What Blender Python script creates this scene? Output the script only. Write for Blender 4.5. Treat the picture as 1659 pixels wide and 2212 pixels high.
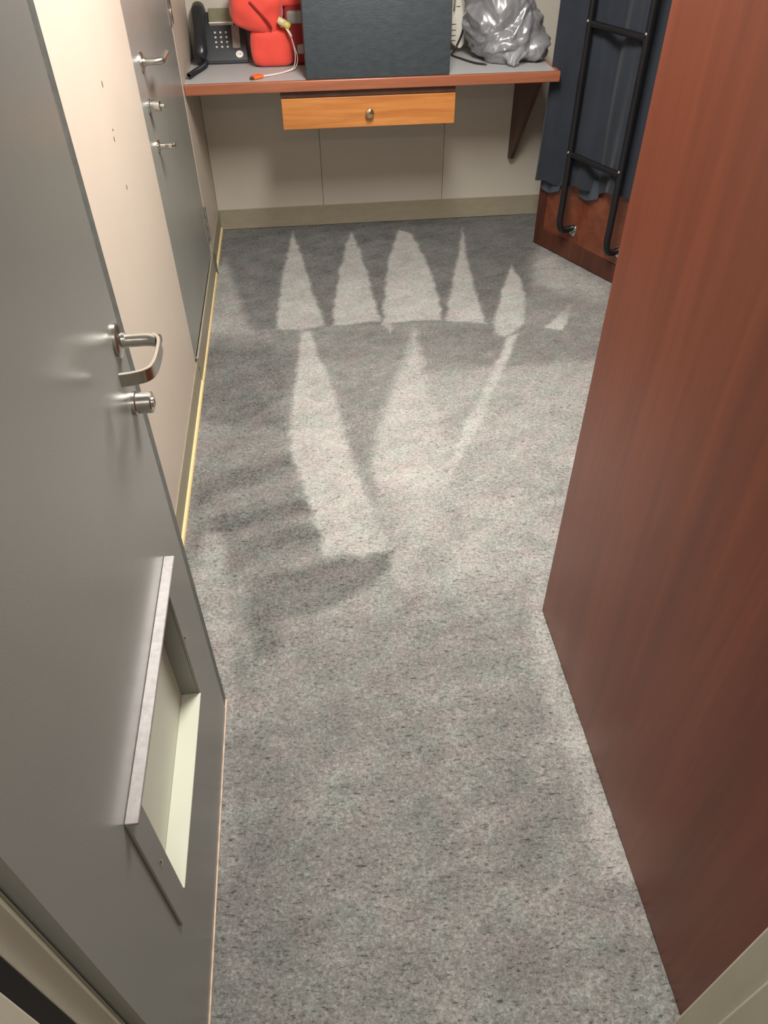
import bpy, bmesh, math, random
import numpy as np
from mathutils import Vector, Matrix, noise

for o in list(bpy.data.objects):
    bpy.data.objects.remove(o, do_unlink=True)
scene = bpy.context.scene
C = scene.collection
PI = math.pi

# ------------------------------------------------------------------ camera
CAMZ = 1.55
cam_d = bpy.data.cameras.new('camera')
cam_d.sensor_fit = 'HORIZONTAL'
cam_d.sensor_width = 36.0
cam_d.lens = 36.0 * 1602.084 / 1659.0
cam_d.clip_start = 0.02
cam = bpy.data.objects.new('camera', cam_d)
C.objects.link(cam)
cam_rows = [Vector((-239.5, 1492.0, -1602.084)), Vector((20.5, -1717.0, -1602.084))]
ay = cam_rows[0].normalized()
az = (-cam_rows[1]).normalized()
az = (az - ay * az.dot(ay)).normalized()
ax = ay.cross(az)
rot = Matrix((ax, ay, az)).to_4x4()
cam.matrix_world = Matrix.Translation((0, 0, CAMZ)) @ rot
scene.camera = cam

# ------------------------------------------------------------------ world, light, exposure
w = bpy.data.worlds.new('world')
scene.world = w
w.use_nodes = True
bg = w.node_tree.nodes['Background']
bg.inputs[0].default_value = (0.9, 0.95, 1.0, 1)
bg.inputs[1].default_value = 0.05
scene.view_settings.view_transform = 'Standard'
scene.view_settings.look = 'None'
scene.view_settings.gamma = 1.0
scene.view_settings.use_curve_mapping = False
scene.view_settings.exposure = 0.68


def area(name, loc, sx, sy, power, col, rx=0.0, spread=PI):
    d = bpy.data.lights.new(name, 'AREA')
    d.shape = 'RECTANGLE'
    d.size = sx
    d.size_y = sy
    d.energy = power
    d.color = col
    d.spread = spread
    o = bpy.data.objects.new(name, d)
    o.location = loc
    o.rotation_euler = (rx, 0, 0)
    C.objects.link(o)
    return o


LAMP = (0.36, 1.90, 2.23)            # cabin ceiling lamp
LAMP2 = (0.10, -0.55, 2.23)          # corridor ceiling lamp behind the photographer
area('cabin_lamp_light', (LAMP[0], LAMP[1], LAMP[2] - 0.075), 0.34, 1.15, 39.0, (1.0, 0.968, 0.925))
area('corridor_lamp_light', (LAMP2[0], LAMP2[1], LAMP2[2] - 0.075), 0.60, 0.20, 6.0, (1.0, 0.97, 0.925))

# ------------------------------------------------------------------ materials
MATS = {}


def srgb(r, g, b):
    f = lambda c: (c / 12.92 if c <= 0.04045 else ((c + 0.055) / 1.055) ** 2.4)
    return (f(r / 255.0), f(g / 255.0), f(b / 255.0), 1.0)


def mat(name, col, rough=0.5, metal=0.0, var=0.0, vscale=6.0, bump=0.0, bscale=200.0, stretch=(1, 1, 1), coat=0.0,
        spec=0.5, trans=0.0, sheen=0.0, alpha=1.0):
    m = bpy.data.materials.new(name)
    m.use_nodes = True
    nt = m.node_tree
    b = nt.nodes['Principled BSDF']
    b.inputs['Base Color'].default_value = col
    b.inputs['Roughness'].default_value = rough
    b.inputs['Metallic'].default_value = metal
    b.inputs['Specular IOR Level'].default_value = spec
    b.inputs['Coat Weight'].default_value = coat
    b.inputs['Transmission Weight'].default_value = trans
    b.inputs['Sheen Weight'].default_value = sheen
    b.inputs['Alpha'].default_value = alpha
    tc = nt.nodes.new('ShaderNodeTexCoord')
    mp = nt.nodes.new('ShaderNodeMapping')
    mp.inputs['Scale'].default_value = stretch
    nt.links.new(tc.outputs['Object'], mp.inputs['Vector'])
    if var > 0:
        n = nt.nodes.new('ShaderNodeTexNoise')
        n.inputs['Scale'].default_value = vscale
        n.inputs['Detail'].default_value = 5
        nt.links.new(mp.outputs['Vector'], n.inputs['Vector'])
        r = nt.nodes.new('ShaderNodeMapRange')
        r.inputs['From Min'].default_value = 0.3
        r.inputs['From Max'].default_value = 0.7
        r.inputs['To Min'].default_value = 1 - var
        r.inputs['To Max'].default_value = 1 + var
        nt.links.new(n.outputs['Fac'], r.inputs['Value'])
        mx = nt.nodes.new('ShaderNodeMix')
        mx.data_type = 'RGBA'
        mx.blend_type = 'MULTIPLY'
        mx.inputs['Factor'].default_value = 1.0
        mx.inputs[6].default_value = col
        nt.links.new(r.outputs['Result'], mx.inputs[7])
        nt.links.new(mx.outputs[2], b.inputs['Base Color'])
    if bump > 0:
        n2 = nt.nodes.new('ShaderNodeTexNoise')
        n2.inputs['Scale'].default_value = bscale
        n2.inputs['Detail'].default_value = 3
        nt.links.new(mp.outputs['Vector'], n2.inputs['Vector'])
        bp = nt.nodes.new('ShaderNodeBump')
        bp.inputs['Strength'].default_value = bump
        bp.inputs['Distance'].default_value = 0.002
        nt.links.new(n2.outputs['Fac'], bp.inputs['Height'])
        nt.links.new(bp.outputs['Normal'], b.inputs['Normal'])
    MATS[name] = m
    return m


def wood(name, cols, rough, axis, gs=1.0, coat=0.0, spec=0.5):
    """cols: dark, mid, light; axis: grain direction"""
    m = bpy.data.materials.new(name)
    m.use_nodes = True
    nt = m.node_tree
    b = nt.nodes['Principled BSDF']
    b.inputs['Roughness'].default_value = rough
    b.inputs['Coat Weight'].default_value = coat
    b.inputs['Coat Roughness'].default_value = 0.25
    b.inputs['Specular IOR Level'].default_value = spec
    tc = nt.nodes.new('ShaderNodeTexCoord')
    mp = nt.nodes.new('ShaderNodeMapping')
    sc = [14 * gs, 14 * gs, 14 * gs]
    sc['xyz'.index(axis)] = 0.9 * gs
    mp.inputs['Scale'].default_value = sc
    nt.links.new(tc.outputs['Object'], mp.inputs['Vector'])
    n = nt.nodes.new('ShaderNodeTexNoise')
    n.inputs['Scale'].default_value = 1.0
    n.inputs['Detail'].default_value = 6
    n.inputs['Roughness'].default_value = 0.6
    n.inputs['Distortion'].default_value = 0.6
    nt.links.new(mp.outputs['Vector'], n.inputs['Vector'])
    mp2 = nt.nodes.new('ShaderNodeMapping')
    sc2 = [110 * gs, 110 * gs, 110 * gs]
    sc2['xyz'.index(axis)] = 5 * gs
    mp2.inputs['Scale'].default_value = sc2
    nt.links.new(tc.outputs['Object'], mp2.inputs['Vector'])
    n2 = nt.nodes.new('ShaderNodeTexNoise')
    n2.inputs['Scale'].default_value = 1.0
    n2.inputs['Detail'].default_value = 3
    nt.links.new(mp2.outputs['Vector'], n2.inputs['Vector'])
    ad = nt.nodes.new('ShaderNodeMath')
    ad.operation = 'MULTIPLY_ADD'
    ad.inputs[1].default_value = 0.22
    nt.links.new(n2.outputs['Fac'], ad.inputs[0])
    nt.links.new(n.outputs['Fac'], ad.inputs[2])
    cr = nt.nodes.new('ShaderNodeValToRGB')
    cr.color_ramp.elements[0].position = 0.42
    cr.color_ramp.elements[0].color = cols[0]
    cr.color_ramp.elements[1].position = 0.88
    cr.color_ramp.elements[1].color = cols[2]
    e = cr.color_ramp.elements.new(0.64)
    e.color = cols[1]
    nt.links.new(ad.outputs[0], cr.inputs['Fac'])
    nt.links.new(cr.outputs['Color'], b.inputs['Base Color'])
    MATS[name] = m
    return m


mat('cream_wall', srgb(202, 188, 172), 0.45, var=0.025, vscale=5, bump=0.05, bscale=60)
mat('back_wall', srgb(204, 198, 184), 0.5, var=0.025, vscale=4)
mat('ceiling_paint', srgb(225, 222, 212), 0.7, var=0.02)
mat('grey_paint', srgb(128, 128, 122), 0.27, var=0.03, vscale=3, bump=0.10, bscale=420)
mat('bath_door_paint', srgb(138, 138, 131), 0.30, var=0.05, vscale=5, bump=0.08, bscale=300)
mat('dark_edge', srgb(92, 95, 90), 0.5, var=0.2, vscale=60, bump=0.2)
mat('frame_paint', srgb(196, 192, 172), 0.4, var=0.03)
mat('frame_paint_dim', srgb(150, 142, 124), 0.45, var=0.05)
mat('rubber', srgb(14, 14, 14), 0.7, var=0.1)
mat('skirting', srgb(158, 150, 128), 0.5, var=0.06, vscale=14, stretch=(1, 1, 3))
mat('bead', srgb(240, 214, 158), 0.5, var=0.05, vscale=30)
mat('steel', srgb(200, 198, 190), 0.28, metal=1.0, var=0.06, vscale=30)
mat('chrome', srgb(215, 213, 208), 0.14, metal=1.0, var=0.02)
mat('brushed', srgb(178, 174, 172), 0.55, metal=1.0, var=0.12, vscale=90, stretch=(1, 1, 1))
mat('pale_panel', srgb(206, 208, 190), 0.45, var=0.02)
mat('black_paint', srgb(20, 21, 24), 0.32, var=0.1)
mat('black_plastic', srgb(36, 39, 43), 0.28, var=0.08)
mat('phone_plastic', srgb(52, 56, 60), 0.34, var=0.08)
mat('key_plastic', srgb(205, 203, 190), 0.5, var=0.05)
mat('grey_label', srgb(150, 140, 135), 0.45, var=0.15, vscale=60)
mat('display', srgb(122, 119, 98), 0.35, var=0.12, vscale=25)
mat('paper_white', srgb(240, 238, 228), 0.6, var=0.02)
mat('ink', srgb(40, 40, 42), 0.6, var=0.05)
mat('white_plastic', srgb(228, 224, 210), 0.4, var=0.03)
mat('laminate', srgb(178, 178, 178), 0.5, var=0.04, vscale=160)
mat('box_skin', srgb(62, 70, 75), 0.55, var=0.16, vscale=26, bump=0.55, bscale=95, stretch=(1, 1, 2.2))
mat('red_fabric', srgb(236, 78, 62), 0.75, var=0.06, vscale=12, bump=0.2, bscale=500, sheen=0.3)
mat('red_fabric_shaded', srgb(150, 40, 42), 0.8, var=0.08, vscale=20, bump=0.2, bscale=500)  # the red fabric again, with the jacket side's shade put into the colour
mat('reflective', srgb(160, 156, 148), 0.5, var=0.08, vscale=60)
mat('lamp_yellow', srgb(222, 214, 90), 0.3, var=0.1, vscale=50)
mat('lamp_clear', srgb(214, 200, 150), 0.2, var=0.1, vscale=50)
mat('cord_white', srgb(238, 222, 206), 0.5, var=0.03)
mat('orange_plastic', srgb(246, 112, 48), 0.5, var=0.05)
mat('curtain', srgb(64, 71, 82), 0.75, var=0.10, vscale=8, bump=0.15, bscale=500, sheen=0.2, spec=0.3)
mat('curtain_lining', srgb(92, 102, 112), 0.8, var=0.10, vscale=12, bump=0.15, bscale=500)
mat('dark_blanket', srgb(30, 33, 38), 0.85, var=0.12, vscale=10, bump=0.2, bscale=300, sheen=0.3)
mat('emit_off', srgb(240, 240, 235), 0.5)
mat('brass', srgb(205, 190, 150), 0.2, metal=1.0, var=0.05)
mat('seam', srgb(120, 115, 105), 0.7, var=0.05)
mat('door_foot', srgb(214, 190, 166), 0.4, var=0.25, vscale=40)
wood('mahogany', [srgb(108, 49, 25), srgb(122, 57, 31), srgb(138, 69, 40)], 0.42, 'z', 0.8, coat=0.3, spec=0.4)
wood('bunk_wood', [srgb(92, 46, 28), srgb(112, 58, 36), srgb(128, 70, 44)], 0.25, 'x', 1.0, coat=0.5)
wood('bunk_dark', [srgb(66, 34, 22), srgb(82, 44, 30), srgb(96, 54, 38)], 0.4, 'z', 1.0)
wood('trim_wood', [srgb(150, 90, 63), srgb(166, 102, 74), srgb(182, 116, 86)], 0.32, 'x', 1.6, coat=0.4)
wood('drawer_wood', [srgb(176, 108, 52), srgb(198, 128, 66), srgb(212, 146, 82)], 0.35, 'x', 2.6, coat=0.3)
wood('bracket_wood', [srgb(70, 48, 38), srgb(84, 58, 46), srgb(96, 68, 54)], 0.5, 'z', 1.0)

# silvery crumpled plastic
m = mat('silver_plastic', srgb(162, 164, 168), 0.25, metal=0.4, var=0.15, vscale=9, bump=0.25, bscale=20)
m = mat('clear_plastic', srgb(205, 206, 208), 0.2, var=0.08, vscale=20, alpha=0.55)
m.node_tree.nodes['Principled BSDF'].inputs['Roughness'].default_value = 0.25

# lamp diffuser: it is the lamp itself, it gives off the light
m = mat('lamp_diffuser', srgb(245, 244, 238), 0.5)
m.node_tree.nodes['Principled BSDF'].inputs['Emission Color'].default_value = (1.0, 0.955, 0.90, 1)
m.node_tree.nodes['Principled BSDF'].inputs['Emission Strength'].default_value = 4.0


def carpet_material():
    m = bpy.data.materials.new('carpet')
    m.use_nodes = True
    nt = m.node_tree
    L = nt.links.new
    b = nt.nodes['Principled BSDF']
    b.inputs['Roughness'].default_value = 0.95
    b.inputs['Specular IOR Level'].default_value = 0.1
    b.inputs['Sheen Weight'].default_value = 0.15
    tc = nt.nodes.new('ShaderNodeTexCoord')
    at = nt.nodes.new('ShaderNodeAttribute')
    at.attribute_name = 'nap'

    def tex(scale, detail, st=(1, 1, 1), rz=0.0, rough=0.5):
        mp = nt.nodes.new('ShaderNodeMapping')
        mp.inputs['Scale'].default_value = st
        mp.inputs['Rotation'].default_value = (0, 0, rz)
        L(tc.outputs['Object'], mp.inputs['Vector'])
        n = nt.nodes.new('ShaderNodeTexNoise')
        n.inputs['Scale'].default_value = scale
        n.inputs['Detail'].default_value = detail
        n.inputs['Roughness'].default_value = rough
        L(mp.outputs['Vector'], n.inputs['Vector'])
        return n.outputs['Fac']

    def rng(src, a, bb, c, d):
        r = nt.nodes.new('ShaderNodeMapRange')
        for k, v in zip(('From Min', 'From Max', 'To Min', 'To Max'), (a, bb, c, d)):
            r.inputs[k].default_value = v
        L(src, r.inputs['Value'])
        return r.outputs['Result']

    def mth(op, a, bb):
        q = nt.nodes.new('ShaderNodeMath')
        q.operation = op
        for i, v in enumerate((a, bb)):
            if isinstance(v, (int, float)):
                q.inputs[i].default_value = v
            else:
                L(v, q.inputs[i])
        return q.outputs[0]
    fine = tex(230, 3, (1, 1, 1), 0, 0.6)
    tuft = tex(110, 2, (1.0, 1.0, 1), 0.3)
    crack = tex(95, 3, (0.7, 1.6, 1), 0.35, 0.6)
    patch = tex(9, 4)
    hue = tex(11, 4)
    nap = mth('ADD', at.outputs['Fac'], rng(patch, 0.3, 0.7, -0.05, 0.05))
    nap = mth('ADD', nap, rng(fine, 0.3, 0.7, -0.16, 0.16))
    nap = mth('ADD', nap, rng(tuft, 0.3, 0.7, -0.10, 0.10))
    cr = nt.nodes.new('ShaderNodeValToRGB')
    cr.color_ramp.elements[0].position = 0.0
    cr.color_ramp.elements[0].color = (0.050, 0.050, 0.050, 1)
    cr.color_ramp.elements[1].position = 1.0
    cr.color_ramp.elements[1].color = (0.56, 0.545, 0.515, 1)
    e = cr.color_ramp.elements.new(0.5)
    e.color = (0.245, 0.24, 0.226, 1)
    L(nap, cr.inputs['Fac'])
    tint = nt.nodes.new('ShaderNodeValToRGB')
    tint.color_ramp.elements[0].position = 0.35
    tint.color_ramp.elements[0].color = (0.95, 1.015, 0.99, 1)
    tint.color_ramp.elements[1].position = 0.65
    tint.color_ramp.elements[1].color = (1.035, 0.985, 0.99, 1)
    L(hue, tint.inputs['Fac'])
    mx = nt.nodes.new('ShaderNodeMix')
    mx.data_type = 'RGBA'
    mx.blend_type = 'MULTIPLY'
    mx.inputs['Factor'].default_value = 1.0
    L(cr.outputs['Color'], mx.inputs[6])
    L(tint.outputs['Color'], mx.inputs[7])
    # gaps between the tufts where the pile parts
    gap = rng(crack, 0.29, 0.39, 0.45, 1.0)
    mx2 = nt.nodes.new('ShaderNodeMix')
    mx2.data_type = 'RGBA'
    mx2.blend_type = 'MULTIPLY'
    mx2.inputs['Factor'].default_value = 1.0
    L(mx.outputs[2], mx2.inputs[6])
    L(gap, mx2.inputs[7])
    L(mx2.outputs[2], b.inputs['Base Color'])
    hgt = mth('ADD', mth('MULTIPLY', tuft, 0.6), mth('MULTIPLY', fine, 0.6))
    hgt = mth('ADD', hgt, rng(crack, 0.28, 0.45, 0.0, 0.6))
    bp = nt.nodes.new('ShaderNodeBump')
    bp.inputs['Strength'].default_value = 0.8
    bp.inputs['Distance'].default_value = 0.004
    L(hgt, bp.inputs['Height'])
    L(bp.outputs['Normal'], b.inputs['Normal'])
    MATS['carpet'] = m


carpet_material()

# ------------------------------------------------------------------ helpers


def wloc(o):
    v = Vector((0, 0, 0))
    while o is not None:
        v += Vector(o.location)
        o = o.parent
    return v


def obj(name, bm, m, parent=None, smooth=None, origin=None):
    """link a bmesh given in world coordinates as one mesh object"""
    me = bpy.data.meshes.new(name)
    if parent is not None:
        off = wloc(parent)
    elif origin is not None:
        off = Vector(origin)
    else:
        xs = [v.co for v in bm.verts]
        off = Vector(((min(c.x for c in xs) + max(c.x for c in xs)) / 2,
                      (min(c.y for c in xs) + max(c.y for c in xs)) / 2, min(c.z for c in xs)))
    bmesh.ops.translate(bm, verts=bm.verts, vec=-off)
    bmesh.ops.recalc_face_normals(bm, faces=bm.faces)
    bm.to_mesh(me)
    bm.free()
    me.materials.append(MATS[m])
    if smooth is not None:
        me.polygons.foreach_set('use_smooth', [True] * len(me.polygons))
        me.set_sharp_from_angle(angle=math.radians(smooth))
    o = bpy.data.objects.new(name, me)
    C.objects.link(o)
    if parent is not None:
        o.parent = parent
    else:
        o.location = off
    return o


def thing(name, label, cat, loc, group=None, kind=None):
    o = bpy.data.objects.new(name, None)
    o.empty_display_size = 0.05
    o.location = loc
    C.objects.link(o)
    return tag(o, label, cat, group, kind)


def tag(o, label, cat=None, group=None, kind=None):
    o['label'] = label
    if cat:
        o['category'] = cat
    if group:
        o['group'] = group
    if kind:
        o['kind'] = kind
    return o


def box(bm, x0, x1, y0, y1, z0, z1, bev=0.0, seg=2):
    t = bmesh.new()
    r = bmesh.ops.create_cube(t, size=1.0)
    bmesh.ops.scale(t, vec=(abs(x1 - x0), abs(y1 - y0), abs(z1 - z0)), verts=t.verts)
    if bev > 0:
        bmesh.ops.bevel(t, geom=list(t.edges), offset=bev, segments=seg, affect='EDGES', profile=0.5)
    bmesh.ops.translate(t, verts=t.verts, vec=((x0 + x1) / 2, (y0 + y1) / 2, (z0 + z1) / 2))
    merge(bm, t)
    return bm


def merge(bm, t, M=None):
    if M is not None:
        t.transform(M)
    me = bpy.data.meshes.new('tmp')
    t.to_mesh(me)
    t.free()
    bm.from_mesh(me)
    bpy.data.meshes.remove(me)
    return bm


def nb(*a, **k):
    bm = bmesh.new()
    box(bm, *a, **k)
    return bm


def tube(bm, pts, r, n=10, caps=True, flat=None):
    """swept tube; r number or list; flat=(a,b) gives an elliptical section with b along the up reference"""
    P = [Vector(p) for p in pts]
    rs = r if isinstance(r, (list, tuple)) else [r] * len(P)
    rings = []
    up = None
    for i, p in enumerate(P):
        if i == 0:
            t = P[1] - P[0]
        elif i == len(P) - 1:
            t = P[-1] - P[-2]
        else:
            t = (P[i + 1] - p).normalized() + (p - P[i - 1]).normalized()
        t.normalize()
        if up is None:
            ref = Vector((0, 0, 1)) if abs(t.z) < 0.9 else Vector((0, 1, 0))
            up = (ref - t * ref.dot(t)).normalized()
        else:
            up = (up - t * up.dot(t)).normalized()
        s = t.cross(up)
        ring = []
        for k in range(n):
            a = 2 * PI * k / n
            fa, fb = (1, 1) if flat is None else flat
            ring.append(bm.verts.new(p + (s * math.cos(a) * fa + up * math.sin(a) * fb) * rs[i]))
        rings.append(ring)
    for a, b in zip(rings, rings[1:]):
        for k in range(n):
            bm.faces.new((a[k], a[(k + 1) % n], b[(k + 1) % n], b[k]))
    if caps:
        bm.faces.new(rings[0][::-1])
        bm.faces.new(rings[-1])
    return bm


def spline(pts, n=8):
    """Catmull-Rom through the points"""
    P = [Vector(p) for p in pts]
    P = [P[0] * 2 - P[1]] + P + [P[-1] * 2 - P[-2]]
    out = []
    for i in range(1, len(P) - 2):
        for k in range(n):
            t = k / n
            a, b, c, d = P[i - 1], P[i], P[i + 1], P[i + 2]
            out.append(0.5 * ((2 * b) + (c - a) * t + (2 * a - 5 * b + 4 * c - d) * t * t + (3 * b - a - 3 * c + d) * t ** 3))
    out.append(P[-2])
    return out


def lathe(bm, prof, n=24, M=None):
    """profile of (radius, height) about local z"""
    t = bmesh.new()
    rings = []
    for r, h in prof:
        if r < 1e-6:
            rings.append([t.verts.new((0, 0, h))])
        else:
            rings.append([t.verts.new((r * math.cos(2 * PI * k / n), r * math.sin(2 * PI * k / n), h)) for k in range(n)])
    for a, b in zip(rings, rings[1:]):
        for k in range(n):
            k2 = (k + 1) % n
            if len(a) == 1 and len(b) == 1:
                continue
            if len(a) == 1:
                t.faces.new((a[0], b[k], b[k2]))
            elif len(b) == 1:
                t.faces.new((a[k], a[k2], b[0]))
            else:
                t.faces.new((a[k], a[k2], b[k2], b[k]))
    merge(bm, t, M)
    return bm


def axis_m(loc, d, upref=(0, 0, 1)):
    """matrix whose z runs along d, placed at loc"""
    z = Vector(d).normalized()
    u = Vector(upref)
    if abs(z.dot(u)) > 0.95:
        u = Vector((0, 1, 0))
    x = u.cross(z).normalized()
    y = z.cross(x)
    M = Matrix((x, y, z)).transposed().to_4x4()
    M.translation = Vector(loc)
    return M


def prism(bm, poly, axis, a, b):
    """extrude polygon: axis 'x': poly=(y,z); 'y': (x,z); 'z': (x,y)"""
    def P(u, v, t):
        return {'x': (t, u, v), 'y': (u, t, v), 'z': (u, v, t)}[axis]
    A = [bm.verts.new(P(u, v, a)) for u, v in poly]
    B = [bm.verts.new(P(u, v, b)) for u, v in poly]
    bm.faces.new(A)
    bm.faces.new(B[::-1])
    n = len(poly)
    for i in range(n):
        bm.faces.new((A[i], B[i], B[(i + 1) % n], A[(i + 1) % n]))
    return bm


def ring_slab(bm, x0, x1, o, i):
    """slab between x0 and x1 with rectangle o=(y0,y1,z0,z1) and hole i"""
    def rect(x, r):
        y0, y1, z0, z1 = r
        return [bm.verts.new(p) for p in ((x, y0, z0), (x, y1, z0), (x, y1, z1), (x, y0, z1))]
    oa, ia, ob, ib = rect(x0, o), rect(x0, i), rect(x1, o), rect(x1, i)
    for k in range(4):
        j = (k + 1) % 4
        bm.faces.new((oa[k], oa[j], ia[j], ia[k]))
        bm.faces.new((ob[k], ob[j], ib[j], ib[k]))
        bm.faces.new((oa[k], oa[j], ob[j], ob[k]))
        bm.faces.new((ia[k], ia[j], ib[j], ib[k]))
    return bm


def cushion(center, size, rot=(0, 0, 0), puff=0.45, amp=0.012, seed=0, fr=9.0, cuts=14):
    """soft padded block with wrinkles"""
    t = bmesh.new()
    bmesh.ops.create_cube(t, size=2.0)
    bmesh.ops.subdivide_edges(t, edges=list(t.edges), cuts=cuts, use_grid_fill=True)
    off = Vector((seed * 7.3, seed * 3.1, seed * 5.7))
    M = Matrix.Translation(center) @ Matrix.Rotation(rot[2], 4, 'Z') @ Matrix.Rotation(rot[1], 4, 'Y') @ Matrix.Rotation(rot[0], 4, 'X')
    for v in t.verts:
        c = v.co.copy()
        s = c.normalized()
        k = (abs(c.x) ** 6 + abs(c.y) ** 6 + abs(c.z) ** 6) ** (1 / 6.0)
        rb = c / k * 1.0
        p = rb.lerp(s * 1.15, puff * 0.6)
        p = Vector((p.x * size[0] / 2, p.y * size[1] / 2, p.z * size[2] / 2))
        n = noise.noise(p * fr + off) + 0.5 * noise.noise(p * fr * 2.3 + off)
        n2 = 1 - abs(noise.noise(p * fr * 0.8 + off * 1.7)) * 2
        p += s * (n * amp + n2 * amp * 0.6)
        v.co = M @ p
        v.co.z = max(v.co.z, 0.7818)
    return t


# ------------------------------------------------------------------ room dimensions (metres)
XW = -0.442       # left wall face
YB = 3.895        # back wall face
XR = 2.66         # right wall face
YF = 0.285        # inner face of the wall with the entrance
ZC = 2.3

# ---------------------------------------------------------------- floor: carpet with brushed nap
rs = np.random.RandomState(4)


def vnoise(x, y, fx, fy, seed):
    """smooth value noise"""
    g = np.random.RandomState(seed).rand(256, 256)
    u, v = x * fx + 50.0, y * fy + 50.0
    i, j = np.floor(u).astype(int), np.floor(v).astype(int)
    a, b = u - i, v - j
    a = a * a * (3 - 2 * a)
    b = b * b * (3 - 2 * b)
    i0, i1, j0, j1 = i % 256, (i + 1) % 256, j % 256, (j + 1) % 256
    return (g[i0, j0] * (1 - a) * (1 - b) + g[i1, j0] * a * (1 - b) + g[i0, j1] * (1 - a) * b + g[i1, j1] * a * b) - 0.5


def sdist(px, py, poly):
    """signed distance to a polygon, positive inside"""
    d = np.full(px.shape, 1e9)
    ins = np.zeros(px.shape, bool)
    n = len(poly)
    for i in range(n):
        x0, y0 = poly[i]
        x1, y1 = poly[(i + 1) % n]
        ex, ey = x1 - x0, y1 - y0
        t = np.clip(((px - x0) * ex + (py - y0) * ey) / (ex * ex + ey * ey + 1e-12), 0, 1)
        d = np.minimum(d, np.hypot(px - x0 - t * ex, py - y0 - t * ey))
        c = ((y0 > py) != (y1 > py)) & (px < ex * (py - y0) / (ey if abs(ey) > 1e-9 else 1e-9) + x0)
        ins ^= c
    return np.where(ins, d, -d)


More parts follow.
